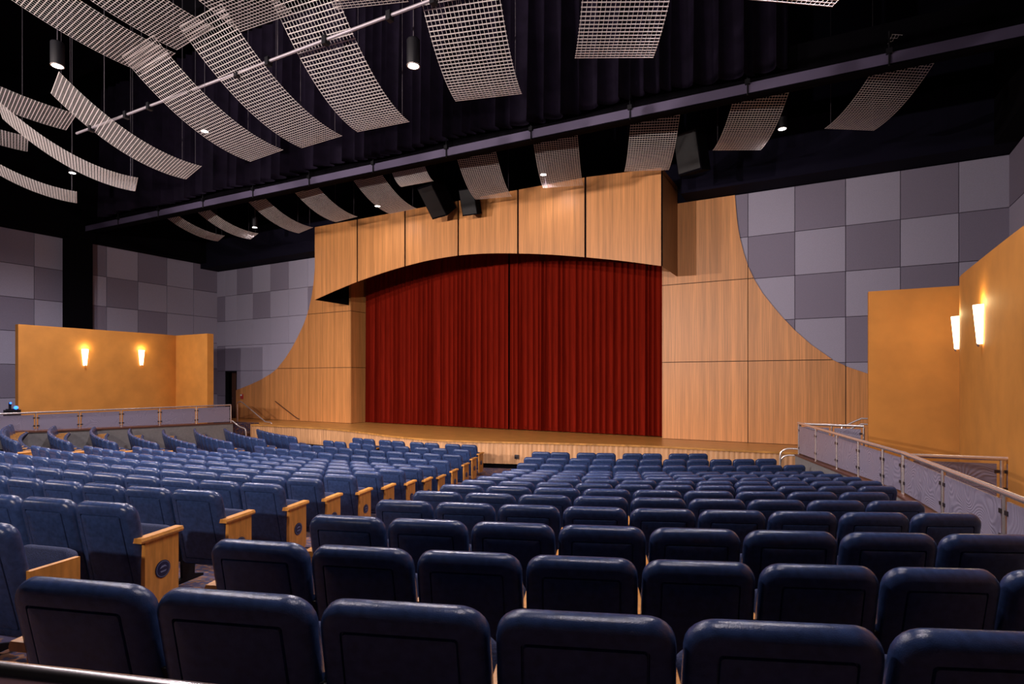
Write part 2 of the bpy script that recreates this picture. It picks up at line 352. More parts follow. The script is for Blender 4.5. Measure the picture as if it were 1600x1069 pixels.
# ------------------------------------------------------------------ curtains
def cloth(x0, x1, ztop, zbot_f, y0, pitch, amp, seed, flare=0.0, nz=9):
    rr = random.Random(seed); mbx = MB(); xs_ = []; x = x0; ph = 0; t = 0
    cols = []
    while x < x1:
        p = pitch*rr.uniform(.6, 1.5); a = amp*rr.uniform(.5, 1.25)
        for k in range(10):
            cols.append((x + p*k/10, a*(1 - 2*abs(math.sin(math.pi*k/10))**.65)))
        x += p
    cols = [c for c in cols if c[0] < x1] + [(x1, 0)]
    rows = []
    for j in range(nz):
        s = j/(nz-1); row = []
        for cx_, dy in cols:
            zb = zbot_f(cx_, dy)
            k = .55 + .6*s
            row.append((cx_ + flare*s*math.sin(cx_*3.1), y0 - dy*k, ztop + (zb-ztop)*s))
        rows.append(row)
    mbx.rings(rows, caps=False, closed=False); return mbx
gap_x = -10.30
for nm, a, b, sd, lab in (('l', -17.45, gap_x-.015, 3, 'left half of the closed red velvet stage curtain'), ('r', gap_x+.03, -4.40, 4, 'right half of the closed red velvet stage curtain')):
    t = thing('stage_curtain', lab, 'curtain', (a, 18.15, STAGE_Z), group='red stage curtain halves')
    y0 = 0.0
    def hang(m_):
        m_.v = [(x, y + 18.55 - .40*(x+17.6)/13.2 + (.07 if nm == 'r' else 0), z) for x, y, z in m_.v]; return m_
    part('cloth', hang(cloth(a, b, 7.5, lambda x, d: STAGE_Z+.03, y0, .19, .085, sd, .012)), M['velvet'], t, sharp=80)
    part('hem', hang(cloth(a, b, STAGE_Z+.14, lambda x, d: STAGE_Z+.025, y0-.004, .19, .099, sd, .012, nz=2)), M['velvet'], t, sharp=80)
    part('track', hang(MB().box(a, b, y0-.03, y0+.03, 7.48, 7.55)), M['black_metal'], t)

# ------------------------------------------------------------------ stage
APR = [(-25.2,16.25),(-22.6,16.25),(-22.5,16.2)]
FR = [(-21.0,15.5),(-19.3,15.56),(-18.0,15.62),(-16.4,15.52),(-15.07,15.25),(-13.75,14.84),(-12.7,14.5),(-11.6,14.27),(-10.6,14.2),(-9.6,14.32),(-8.5,14.62),(-7.4,14.98),(-6.27,15.30),(-5.1,15.58),(-4.0,15.76),(-2.6,15.82),(-1.2,15.92),(.2,16.0),(1.6,16.0)]
fr = catmull([(x, y, 0) for x, y in FR], .12)
stage = thing('stage', 'curved wooden stage with a fluted maple front', 'stage', (-11, 15.5, 0))
deckpoly = [(-26.7, 16.2), (-21.0, 16.2)] + [(p.x, p.y) for p in fr] + [(3.8, 16.0), (3.8, WB-.09), (OPEN1, WB-.09), (OPEN1, WB+1.38), (OPEN0, WB+1.38), (OPEN0, WB-.09), (-26.7, WB-.09)]
part('deck', MB().prism(deckpoly, 'z', STAGE_Z-.05, STAGE_Z), M['deck'], stage)
fine = catmull([(p.x, p.y, 0) for p in fr], .03); mb = MB(); lo_, hi_ = [], []
for i, p in enumerate(fine):
    q = fine[min(i+1, len(fine)-1)] - fine[max(i-1, 0)]; nrm = Vector((-q.y, q.x, 0)).normalized()
    off = .03 + (.016 if (i // 2) % 2 else 0)
    lo_.append((p.x + nrm.x*off, p.y + nrm.y*off, .14)); hi_.append((p.x + nrm.x*off, p.y + nrm.y*off, STAGE_Z-.051))
mb.rings([lo_, hi_], caps=False, closed=False); part('fluted_front', mb, M['apron'], stage, kind='stuff')
mb = MB(); mb.rings([[(p.x, p.y+.09, 0) for p in fr], [(p.x, p.y+.09, .15) for p in fr]], caps=False, closed=False); part('kick_base', mb, M['black'], stage)
part('left_face', MB().box(-21.0, -20.96, 15.5, 16.2, 0, STAGE_Z-.05), M['apron'], stage)
part('landing_face', MB().box(-26.7, -21.0, 16.2, 16.24, 0, STAGE_Z-.05), M['apron'], stage)
for px, py, wdt in ((-8.05, 14.80, .16), (-12.5, 14.42, .12)):
    solo('outlet_plate', MB().box(px-wdt/2, px+wdt/2, py-.02, py, .30, .42).box(px-wdt/4, px-wdt/12, py-.026, py, .33, .39).box(px+wdt/12, px+wdt/4, py-.026, py, .33, .39), M['clip'],
         'small metal outlet plate on the stage front between the seat blocks' if px > -10 else 'small metal outlet plate on the stage front behind centre seats', 'outlet')
# stairs up to the stage at the left
st = thing('stage_stairs', 'short dark stairs up to the stage by the left railing', 'stairs', (-21.7, 15.6, 0))
for i in range(4):
    x1 = -21.02 - .30*i
    part('riser', MB().box(x1-.03, x1, 15.02, 16.16, .2*i-.01 if i else 0, .2*(i+1)-.03), M['tread'], st)
    part('tread', MB().box(x1-.33, x1+.02, 15.0, 16.18, .2*(i+1)-.03, .2*(i+1)), M['deck' if i == 3 else 'tread'], st)
part('stringer', MB().prism([(-21.0,0),(-21.0,.18),(-22.25,.8),(-22.6,.8),(-22.6,0)], 'y', 14.97, 15.0), M['tread'], st)
part('landing', MB().box(-22.62, -22.25, 15.0, 16.18, .70, .80), M['tread'], st)
def bend(pts, step=.05): return catmull(pts, step)
hr = thing('stair_handrail', 'bent steel handrail rising beside the left stage stairs', 'handrail', (-21.5, 16.15, 0))
part('rail_tube', MB().tube(bend([(-22.75,16.15,.80),(-22.75,16.15,1.2),(-22.75,16.15,1.58),(-22.68,16.15,1.67),(-22.5,16.15,1.68),(-22.35,16.15,1.62),(-21.7,16.15,1.28),(-20.98,16.15,.90),(-20.85,16.15,.86),(-20.6,16.15,.85),(-20.5,16.15,.78),(-20.48,16.15,.6),(-20.48,16.15,.0)]), .024, 8), M['steel'], hr)
part('wall_rail', MB().tube(bend([(-22.3,17.75,1.66),(-21.6,17.75,1.3),(-20.9,17.75,.95),(-20.75,17.8,.9)]), .02, 8), M['tread'], hr)
hr = thing('stair_handrail', 'short curved steel handrail at the end of the left railing', 'handrail', (-21.2, 14.95, 0))
part('rail_tube', MB().tube(bend([(-21.28,14.86,.98),(-21.1,14.95,.82),(-20.95,14.97,.74),(-20.75,14.97,.70),(-20.62,14.97,.66),(-20.56,14.97,.54),(-20.55,14.97,.0)]), .026, 8), M['steel'], hr)
al = thing('fire_alarm', 'small red alarm strobe on the maple wall near the side door', 'alarm', (-24.75, WB-.09, 1.85))
part('body', MB().box(-24.83, -24.67, WB-.14, WB-.085, 1.74, 1.97), M['red'], al); part('strobe', MB().box(-24.80, -24.70, WB-.165, WB-.14, 1.88, 1.95), M['white'], al)

# ------------------------------------------------------------------ side walkways, parapets, tower walls
RAILX = -21.3
mb = MB().prism([(6.0, 1.12), (8.6, 1.0), (14.86, .86), (14.86, 0), (6.0, 0)], 'x', RAILX-.08, RAILX+.08)
mb2 = MB().prism([(-2., 1.5), (6.0, 1.12), (6.0, 0), (-2, 0)], 'x', RAILX-.08, RAILX+.08)
struct('wall_parapet_left', MB().add(mb.v, mb.f).add(mb2.v, mb2.f), M['parapet'], 'low grey-green wall below the left railing')
struct('trim_7', MB().prism([(-2., 1.5), (6.0, 1.12), (8.6, 1.0), (14.9, .86), (14.9, .905), (8.6, 1.045), (6.0, 1.165), (-2, 1.545)], 'x', RAILX-.12, RAILX+.12), M['sill'])
def lsk(y): return floor_z(RAILX+.2, y)
mb = MB(); pl = [y/2 for y in range(4, 30)]
mb.rings([[(RAILX+.082, y, lsk(y)+.0), (RAILX+.082, y, lsk(y)+.11), (RAILX+.10, y, lsk(y)+.11), (RAILX+.10, y, lsk(y)+.0)] for y in pl])
struct('baseboard_left', mb, M['black'])
struct('floor_side_left', MB().prism([(-2., 1.5), (6.0, 1.12), (8.6, 1.0), (14.86, .86), (16.25, .80), (16.25, .3), (-2, .3)], 'x', WX0, RAILX-.08), M['carpet'])

# right parapet line, slightly angled in plan
RP = [(-.62, 14.74), (.86, 9.2), (1.37, 6.0), (2.2, 1.2)]
RPZ = [.87, 1.05, 1.06, 1.15]
mb = MB(); mt = MB()
for (a, za), (b, zb) in zip(zip(RP, RPZ), list(zip(RP, RPZ))[1:]):
    d = Vector((b[0]-a[0], b[1]-a[1], 0)).normalized(); n = Vector((-d.y, d.x, 0))*.07
    for M_, lo0, hi0, k in ((mb, 0, 0, 1.0), (mt, 1, 1, 1.25)):
        q = n*k; z0a, z0b = (0, 0) if not lo0 else (za, zb); z1a, z1b = (za, zb) if not hi0 else (za+.03, zb+.03)
        M_.add([(a[0]-q.x,a[1]-q.y,z0a),(a[0]+q.x,a[1]+q.y,z0a),(b[0]+q.x,b[1]+q.y,z0b),(b[0]-q.x,b[1]-q.y,z0b),
                (a[0]-q.x,a[1]-q.y,z1a),(a[0]+q.x,a[1]+q.y,z1a),(b[0]+q.x,b[1]+q.y,z1b),(b[0]-q.x,b[1]-q.y,z1b)],
               [(0,3,2,1),(4,5,6,7),(0,1,5,4),(1,2,6,5),(2,3,7,6),(3,0,4,7)])
struct('wall_parapet_right', mb, M['parapet'], 'low grey-brown wall below the right railing'); struct('trim_8', mt, M['sill'])
mb = MB(); mb.add([(-.55,14.74,.86),(.93,9.2,1.04),(1.44,6.0,1.05),(2.27,1.2,1.14),(WX1,1.2,1.14),(WX1,6,1.05),(WX1,9.2,1.04),(WX1,14.74,.86)], [(0,1,6,7),(1,2,5,6),(2,3,4,5)])
mb.add([(-.55,14.74,.86),(WX1,14.74,.86),(WX1,16,.8),(-.55,16,.8)], [(0,1,2,3)])
mb.add([(-.55,14.8,0),(-.55,14.8,.86),(-.55,16,.8),(-.55,16,0)], [(0,1,2,3)])
struct('floor_side_right', mb, M['carpet'])

def tower(side):
    sg = 1 if side == 'right' else -1
    if sg > 0: base, ycurl, yend, y0, xret, zt = 1.985, 12.35, 13.72, 1.5, .70, 4.41
    else: base, ycurl, yend, y0, xret, zt = -23.42, 12.9, 13.93, 8.62, -21.48, 4.47
    pts = []; y = y0; n = 44
    for i in range(n+1):
        y = y0 + (yend - y0)*i/n
        x = base + sg*(max(0, y-ycurl)**2*(.25 if sg > 0 else .16) + max(0, 10.6-y)**2*(.004 if sg > 0 else 0))
        pts.append((x, y))
    outer = [(x + sg*.22, y) for x, y in pts][::-1]
    mbx = MB(); zb = .82
    inner3 = [[(x, y, zb) for x, y in pts], [(x, y, zt) for x, y in pts], [(x, y, zt) for x, y in outer[::-1]], [(x, y, zb) for x, y in outer[::-1]]]
    mbx.rings(inner3, caps=False, closed=False)
    mbx.add([(pts[0][0],pts[0][1],zb),(pts[0][0],pts[0][1],zt),(outer[-1][0],outer[-1][1],zt),(outer[-1][0],outer[-1][1],zb)], [(0,1,2,3)])
    xe = pts[-1][0] + sg*.2
    a, b = sorted((xret, xe)); mbx.box(a, b, yend, yend+.26, zb, zt)
    struct('wall_tower_' + side, mbx, M['orange'], 'orange curved partition wall with two glowing sconces', sharp=50)
tower('right'); tower('left')

def sconce(x, y, z, sg, label):
    t = thing('wall_sconce', label, 'sconce', (x, y, z-.3), group='glowing wall sconces')
    # tapered half-round glass shade, wide at the top, standing off the wall
    rings = []
    for f in (0, .15, .4, .7, 1.0):
        rw = .055 + .055*f; rd = .06 + .05*f; zz = z - .29 + .58*f
        rings.append([(x - sg*(.012 + rd*math.sin(math.pi*k/12)), y + rw*math.cos(math.pi*k/12), zz) for k in range(13)])
    part('glass_shade', MB().rings(rings, caps=False, closed=False), M['shade'], t, sharp=60)
    part('backplate', MB().box(min(x, x-sg*.012), max(x, x-sg*.012), y-.05, y+.05, z-.2, z+.2), M['steel'], t)
    part('bottom_finial', MB().lathe([(.004,-.03),(.016,-.02),(.03,0),(.03,.02)], (x - sg*.05, y, z-.30), 10), M['steel'], t)
    ld = bpy.data.lights.new('sconce_lamp', 'POINT'); ld.energy = SCONCE_W; ld.color = (1, .74, .36); ld.shadow_soft_size = .04
    lo = bpy.data.objects.new('sconce_lamp', ld); COL.objects.link(lo); lo.location = (x - sg*.13, y, z + .34); lo.parent = t; lo.location -= t.location
sconce(1.985, 10.75, 3.42, 1, 'glowing glass sconce nearer the camera on the right orange wall')
sconce(2.02, 12.72, 3.44, 1, 'glowing glass sconce at the edge of the right orange wall')
sconce(-23.42, 10.55, 3.44, -1, 'glowing glass sconce, left one on the left orange wall')
sconce(-23.42, 12.48, 3.50, -1, 'glowing glass sconce, right one on the left orange wall')

# ------------------------------------------------------------------ railings with wavy panels
def railing(name, label, pts, zbot, ztop, posts, endpost=True):
    """pts: plan polyline; posts: fractions along it. One top rail, posts, a wavy panel in every bay."""
    P = [Vector((x, y, 0)) for x, y in pts]
    t = thing(name, label, 'railing', (P[0].x, P[0].y, zbot(P[0].x, P[0].y)))
    part('top_rail', MB().tube([(p.x, p.y, ztop) for p in P], .028, 12), M['steel'], t)
    for i, q in enumerate(posts):
        z0 = zbot(q[0], q[1])
        ps = part('post', MB().tube([(q[0], q[1], z0), (q[0], q[1], ztop-.02)], .021, 10), M['steel'], t)
    for a, b in zip(posts, posts[1:]):
        A = Vector((a[0], a[1], 0)); B = Vector((b[0], b[1], 0)); d = (B-A).normalized(); n = Vector((-d.y, d.x, 0))*.009
        A2, B2 = A + d*.055, B - d*.055; za, zb = zbot(A.x, A.y)+.035, zbot(B.x, B.y)+.035; zt = ztop - .065
        pn = part('wavy_panel', MB().add([A2-n+Vector((0,0,za)), B2-n+Vector((0,0,zb)), B2-n+Vector((0,0,zt)), A2-n+Vector((0,0,zt)),
                                      A2+n+Vector((0,0,za)), B2+n+Vector((0,0,zb)), B2+n+Vector((0,0,zt)), A2+n+Vector((0,0,zt))],
                                     [(0,1,2,3),(7,6,5,4),(0,4,5,1),(1,5,6,2),(2,6,7,3),(3,7,4,0)]), M['frost'], t)
        for e, zz in ((A2, za+.12), (A2, zt-.1), (B2, zb+.12), (B2, zt-.1)):
            mbx = MB().box(-.026, .026, -.018, .018, -.02, .02)
            ca, sa = d.x, d.y
            mbx.v = [(e.x + x*ca - y*sa, e.y + x*sa + y*ca, zz + z) for x, y, z in mbx.v]
            part('clamp', mbx, M['clip'], pn)
    return t
RT = 1.62
lz = lambda x, y: lerp_table([(-2, 1.545), (6.0, 1.165), (8.6, 1.045), (14.9, .905)], y)
railing('guard_railing', 'long steel railing with wavy grey panels before the left orange wall', [(RAILX, 4.6), (RAILX, 14.82)], lz, RT,
        [(RAILX, y) for y in (4.6, 5.83, 7.06, 8.28, 9.45, 10.7, 11.99, 13.37, 14.82)])
rz_ = lambda x, y: lerp_table([(1.2, 1.18), (6.0, 1.09), (9.2, 1.08), (14.74, .90)], y)
def on_line(y):
    for a, b in zip(RP, RP[1:]):
        if b[1] <= y <= a[1]: return (a[0] + (b[0]-a[0])*(a[1]-y)/(a[1]-b[1]), y)
railing('guard_railing', 'angled steel railing with wavy panels beside the right front seats', [RP[0], RP[1]], rz_, RT, [on_line(y) for y in (14.70, 13.3, 11.95, 10.85, 9.86, 9.2)])
railing('guard_railing', 'near steel railing with wavy panels at the right edge', [RP[1], RP[2], on_line(2.0)], rz_, RT+.005, [on_line(y) for y in (9.16, 7.75, 6.33, 5.0, 3.6, 2.05)])
railing('guard_railing', 'short cross railing between the right partition and front railing', [(-.62, 14.74), (.66, 14.62)], lambda x, y: .88, RT-.02, [(-.58, 14.735), (.05, 14.68), (.66, 14.62)])
railing('guard_railing', 'level cross railing running to the right orange wall', [(.9, 9.25), (2.0, 9.45), (3.2, 9.55)], lambda x, y: 1.045, RT-.03, [(.93, 9.26), (1.93, 9.44), (3.1, 9.55)])
hr = thing('stair_handrail', 'pair of curved steel handrails by the right end of the stage', 'handrail', (-.9, 15.0, 0))
for dy, dz in ((0, 0), (.03, -.16)):
    part('rail_tube', MB().tube(bend([(-1.02,15+dy,.0),(-1.02,15+dy,.5),(-1.02,15+dy,.80+dz),(-.98,15+dy,.92+dz),(-.86,15+dy,.985+dz),(-.62,15+dy,.99+dz)]), .022, 8), M['steel'], hr)
hr = thing('stair_handrail', 'pair of steel handrails rising behind the right cross railing', 'handrail', (.6, 15.6, .8))
for dz in (0, -.13):
    part('rail_tube', MB().tube(bend([(.25,15.5,.82),(.25,15.5,1.45+dz),(.32,15.5,1.53+dz),(.62,15.5,1.70+dz),(.75,15.5,1.72+dz),(1.6,15.5,1.72+dz)]), .02, 8), M['steel'], hr)
bx = thing('control_box', 'small equipment box with blue indicator lights beyond the left railing', 'equipment', (-23.05, 8.35, 1.0))
part('housing', MB().box(-23.2, -22.95, 8.15, 8.52, 1.05, 1.66).box(-23.17, -22.98, 8.2, 8.47, 1.66, 1.69), M['black_metal'], bx)
for zz, yy, s_ in ((1.73, 8.40, .06), (1.88, 8.26, .03)):
    part('indicator', MB().lathe([(.002,-s_),(s_*.8,-s_*.6),(s_,0),(s_*.8,s_*.6),(.002,s_)], (-22.98, yy, zz), 10), M['blue'], bx)
part('bracket', MB().box(-23.05, -23.0, 8.23, 8.29, 1.69, 1.90), M['black_metal'], bx)
nr = thing('near_handrail', 'polished handrail crossing the lower left corner close by', 'handrail', (-1.5, .52, 1.2))
part('rail_tube', MB().tube([(-2.6,.155,1.975),(-1.51,.52,1.975),(-1.0,.69,1.975),(.2,1.0,1.93)], .024, 12), M['chrome'], nr)
part('rail_board', MB().tube([(-2.6,.185,1.925),(-1.51,.55,1.925),(-1.0,.72,1.925),(.2,1.03,1.88)], .024, 8), M['sill'], nr)
for q in ((-2.5,.2), (.15,1.0)):
    part('post', MB().tube([(q[0], q[1], floor_z(q[0], q[1])), (q[0], q[1], 1.93)], .02, 8), M['steel'], nr)

# ------------------------------------------------------------------ overhead: beam, drape, pipe
def beam_pt(x): return 11.92 + (12.98-11.92)*(x+25.6)/(24.5)
bm_ = thing('lighting_beam', 'long lavender grey steel beam crossing the hall below the drapes', 'beam', (-11, beam_pt(-11), 8.6))
def strip(x0, x1, dy0, dy1, z0, z1):
    m_ = MB(); ya, yb = beam_pt(x0), beam_pt(x1)
    return m_.add([(x0,ya+dy0,z0),(x1,yb+dy0,z0),(x1,yb+dy1,z0),(x0,ya+dy1,z0),(x0,ya+dy0,z1),(x1,yb+dy0,z1),(x1,yb+dy1,z1),(x0,ya+dy1,z1)], [(0,3,2,1),(4,5,6,7),(0,1,5,4),(1,2,6,5),(2,3,7,6),(3,0,4,7)])
part('lower_flange', strip(-26.3, 3.8, -.02, .12, 8.62, 8.65), M['black'], bm_)
part('web', strip(-26.3, 3.8, -.02, .0, 8.65, 8.86), M['beam'], bm_)
part('upper_box', strip(-26.3, 3.8, .10, .36, 8.66, 9.5), M['black'], bm_)
for i in range(11):
    x = -24 + 2.5*i
    part('hanger', MB().tube([(x, beam_pt(x)-.05, 8.6), (x, beam_pt(x)-.05, 9.25)], .016, 6).box(x-.05, x+.05, beam_pt(x)-.09, beam_pt(x)-.02, 8.82, 8.92), M['black_metal'], bm_)
dr = thing('border_drape', 'pleated dark violet drape hanging above the lavender beam', 'drape', (-12, 12.4, 8.8))
rr = random.Random(5); xx = -24.6; k = 0; seam = -24.6
while seam < -.75:
    nx = min(-.72, seam + rr.uniform(2.6, 4.2))
    cm = cloth(seam, nx, 13.95, lambda x, d: 8.98 + .05*math.sin(x*1.3) - .25*d, 0, .36, .20, 20+k, .02, nz=6)
    cm.v = [(x, y + beam_pt(x) - .22, z) for x, y, z in cm.v]
    part('drape_panel', cm, M['drape'], dr, sharp=80); seam = nx; k += 1
pp = thing('hanging_pipe', 'thin pale pipe hung below the mesh ribbons', 'pipe', (-9, 6.55, 8.08))
def pipe_pt(x): return 6.45 + .20*(x+13.34)/8.2
part('tube', MB().tube([(-14.6, pipe_pt(-14.6), 8.08), (3.4, pipe_pt(3.4), 8.08)], .026, 8), M['beam_pipe'], pp)
for i in range(15):
    x = -14 + 1.15*i + .2*math.sin(i*2.1)
    part('clamp', MB().box(x-.04, x+.04, pipe_pt(x)-.05, pipe_pt(x)+.05, 8.0, 8.14), M['black_metal'], pp)
for x in (-13.5, -8.2, -3, 2):
    part('hanger', MB().tube([(x, pipe_pt(x), 8.1), (x, pipe_pt(x), 14)], .006, 5), M['cord'], pp)

# ------------------------------------------------------------------ woven wire ribbons
def ribbon_mesh():
    W, L, c = 1.16, 2.55, .24; mb_ = MB(); nl = 19; nt_ = 44
    def P(x, t): return Vector((x, -t, c*t*t))
    def frame(t):
        d = Vector((0, -1, 2*c*t)).normalized(); return d, Vector((0, d.z, -d.y))
    for i in range(nl):
        x = -W/2 + W*i/(nl-1); rings = []
        for j in range(27):
            t = L*j/26; d, n = frame(t); p = P(x, t); hw, ht = .0030, .0025
            rings.append([p + Vector((-hw,0,0)) - n*ht, p + Vector((hw,0,0)) - n*ht, p + Vector((hw,0,0)) + n*ht, p + Vector((-hw,0,0)) + n*ht])
        mb_.rings(rings)
    for j in range(nt_+1):
        t = L*j/nt_; d, n = frame(t); hw = .0066; ht = .003
        rings = []
        for x in (-W/2-.012, W/2+.012):
            p = P(x, t) + n*.006
            rings.append([p - d*hw - n*ht, p + d*hw - n*ht, p + d*hw + n*ht, p - d*hw + n*ht])
        mb_.rings(rings)
    return mb_.mesh('wire_mesh')
RIBBON = ribbon_mesh(); RIBBON.materials.append(M['mesh'])
CABLE = MB().tube([(0,-.1,0),(0,-.1,2.3)], .004, 4).mesh('cable'); CABLE.materials.append(M['cord'])
NAMES_B = [(-.44,8.2,36,1.1),(-2.84,8.30,28.4,1.1),(-5.13,8.41,16.3,1.15),(-7.49,8.40,7.1,1.05),(-9.06,8.32,-1,.75),(-10.66,8.25,-4,.72),(-13.02,8.10,-16.2,.75),(-15.04,7.90,-25.1,.75),(-17.47,7.68,-24,.7)]
NAMES_C = [(.40,15.08,34,.72),(-2.0,15.08,28,1.0),(-4.34,15.36,24,1.2),(-6.84,15.42,17.5,.7),(-9.16,15.34,14,.8),(-12.53,15.04,-2,.8),(-14.92,14.84,-6,.75),(-17.35,15.17,-16,.75),(-19.85,14.82,-23,.7),(-21.3,14.39,-22,.65)]
NAMES_A = [(-10.75,6.05,-6,.35),(-9.45,5.9,-4,.35),(-14.92,6.45,-14,.35),(-8.0,6.2,5,.4),(-6.2,6.71,20,.4),(-17.24,6.53,-20,.4)]
def ribbons(lst, z, text, ly=1.0):
    order = sorted(range(len(lst)), key=lambda i: lst[i][0])
    for rank, i in enumerate(order):
        x, y, yaw, zsc = lst[i]
        o = link('mesh_ribbon', RIBBON, None); o.location = (x, y, z); o.rotation_euler[2] = R(yaw); o.scale = (1, ly, zsc*ly)
        o['label'] = 'curved wire mesh ceiling ribbon, %s from left %s' % (ORD[rank+1], text); o['category'] = 'ceiling ribbon'; o['group'] = 'wire mesh ribbons ' + text
        for sx in (-.5, .5):
            c_ = link('cable', CABLE, None, o); c_.location = (sx, 0, 0); c_.scale = (1, 1, (13.99 - z)/(2.3*zsc*ly))
ribbons(NAMES_B, 4.88+EYE, 'in the row before the dark drape')
ribbons(NAMES_C, 5.72+EYE, 'in the row beyond the lavender beam', .8)
ribbons(NAMES_A, 5.83+EYE, 'in the row nearest the camera')
o = link('mesh_ribbon', RIBBON, None); o.location = (-10.9, 13.75, 8.55); o.rotation_euler[2] = R(3); o.scale = (1, .35, .7)
o['label'] = 'short wire mesh piece just under the beam above the left loudspeaker'; o['category'] = 'ceiling ribbon'

# ------------------------------------------------------------------ pendant downlights
PCAN = MB().lathe([(.10,0),(.105,.01),(.105,.40),(.09,.42),(.02,.44)], (0,0,0), 20).mesh('can'); PCAN.materials.append(M['black_metal'])
PLENS = MB().lathe([(.001,.004),(.055,.004),(.086,.0)], (0,0,-.006), 20, False).mesh('lens'); PLENS.materials.append(M['lens'])
PRIM = MB().lathe([(.086,-.006),(.104,-.008),(.106,.004)], (0,0,0), 20, False).mesh('rim'); PRIM.materials.append(M['steel'])
def pendant(x, y, z, label, watts=PENDANT_W, col=PENDANT_COL):
    t = thing('pendant_downlight', label, 'downlight', (x, y, z), group='black cylinder downlights')
    link('can', PCAN, None, t); link('lens', PLENS, None, t); link('rim', PRIM, None, t)
    part('cord', MB().tube([(x, y, z+.42), (x, y, 14)], .006, 5), M['cord'], t)
    ld = bpy.data.lights.new('downlight', 'SPOT'); ld.energy = watts; ld.color = col; ld.spot_size = R(156); ld.spot_blend = 1.0; ld.shadow_soft_size = .10
    lo = bpy.data.objects.new('downlight', ld); COL.objects.link(lo); lo.parent = t; lo.location = (0, 0, -.03)
PL = [(-5.76,7.17,7.58,'beside the big centre ribbon'),(-11.98,4.97,8.18,'at the upper left above the pipe'),(-14.19,9.13,9.08,'behind the long left ribbon'),(-20.6,8.94,9.07,'at the far left behind low ribbons'),
      (-13.61,15.0,8.62,'above the left of the wooden arch'),(-19.71,14.74,8.62,'over the left stage wall'),(-7.3,15.06,8.62,'above the right of the wooden arch'),(-.98,15.1,8.62,'over the right stage wall')]
for x, y, z, l in PL: pendant(x, y, z, 'black cylinder downlight ' + l, PENDANT_W*(.05 if y > 14 else 1.0))
for x, y, l in ((-.3,8.0,'over the right front seats, above the picture'),(-20.0,3.2,'over the left rear seats, above the picture'),(-7.0,2.6,'over the centre rear seats, above the picture'),(-.6,2.4,'over the right rear seats, above the picture')):
    pendant(x, y, 9.0, 'black cylinder downlight ' + l, PENDANT_W*(.75 if x < -5 or y > 7 else .35))

# ------------------------------------------------------------------ floods on the rear wall, behind the camera
struct('wall_rear', MB().box(WX0, WX1, -7.2, -7.0, 0, 14), M['navy'])
for i, (x, lab) in enumerate(((-20.0, 'black flood lamp at the left of the rear wall, behind the camera'), (-11.0, 'black flood lamp in the middle of the rear wall, behind the camera'), (-2.0, 'black flood lamp at the right of the rear wall, behind the camera'))):
    y, z = -6.6, 6.0
    t = thing('flood_lamp', lab, 'flood lamp', (x, y, z), group='rear wall flood lamps')
    d = (Vector((-11.0 - (.30 if x > -5 else .5)*(x+11.0), 16.0, 6.9)) - Vector((x, y, z))).normalized(); p0 = Vector((x, y, z))
    part('housing', MB().tube([p0 - d*.32, p0 - d*.28, p0 - d*.1, p0 - d*.02], [.05, .14, .17, .17], 16), M['black_metal'], t)
    part('arm', MB().tube([(x, -7.0, z), p0 - d*.25], .025, 8), M['black_metal'], t)
    part('lens', MB().tube([p0 - d*.02, p0 - d*.012], .155, 16), M['lens'], t)
    ld = bpy.data.lights.new('flood', 'SPOT'); ld.energy = FLOOD_W*(1.0, 1.0, .75)[i]; ld.color = FLOOD_COL; ld.spot_size = R(78); ld.spot_blend = .75; ld.shadow_soft_size = .15
    lo = bpy.data.objects.new('flood', ld); COL.objects.link(lo); lo.parent = t; lo.rotation_euler = d.to_track_quat('-Z', 'Y').to_euler(); lo.location = d*.03

# ------------------------------------------------------------------ loudspeakers
def speaker(x, y, z, rx, rz, label, s=1.0):
    t = thing('loudspeaker', label, 'loudspeaker', (x, y, z))
    cab = link('cabinet', MB().prism([(-.36,-.30),(.36,-.30),(.26,.34),(-.26,.34)], 'z', -.55, .55).mesh('cabinet'), M['black'], t)
    cab.rotation_euler = (rx, 0, rz); cab.scale = (s, s, s)
    link('grille', MB().box(-.33, .33, -.315, -.302, -.50, .50).mesh('grille'), M['grille'], cab)
    for sx in (-1, 1):
        part('hanger_rod', MB().tube([(x + sx*.2*s, y + .12, z + .1), (x + sx*.2*s, y + .12, 14.0)], .012, 6), M['black_metal'], t)
speaker(-11.25, 15.25, 8.60, R(38), R(-12), 'large black loudspeaker hung at left over the arch', 1.0)
speaker(-10.1, 15.5, 8.38, R(20), R(5), 'smaller black loudspeaker right of the big one over the arch', .75)
speaker(-3.1, 15.3, 8.55, R(15), R(-20), 'black loudspeaker hung over the right end of the arch', .95)

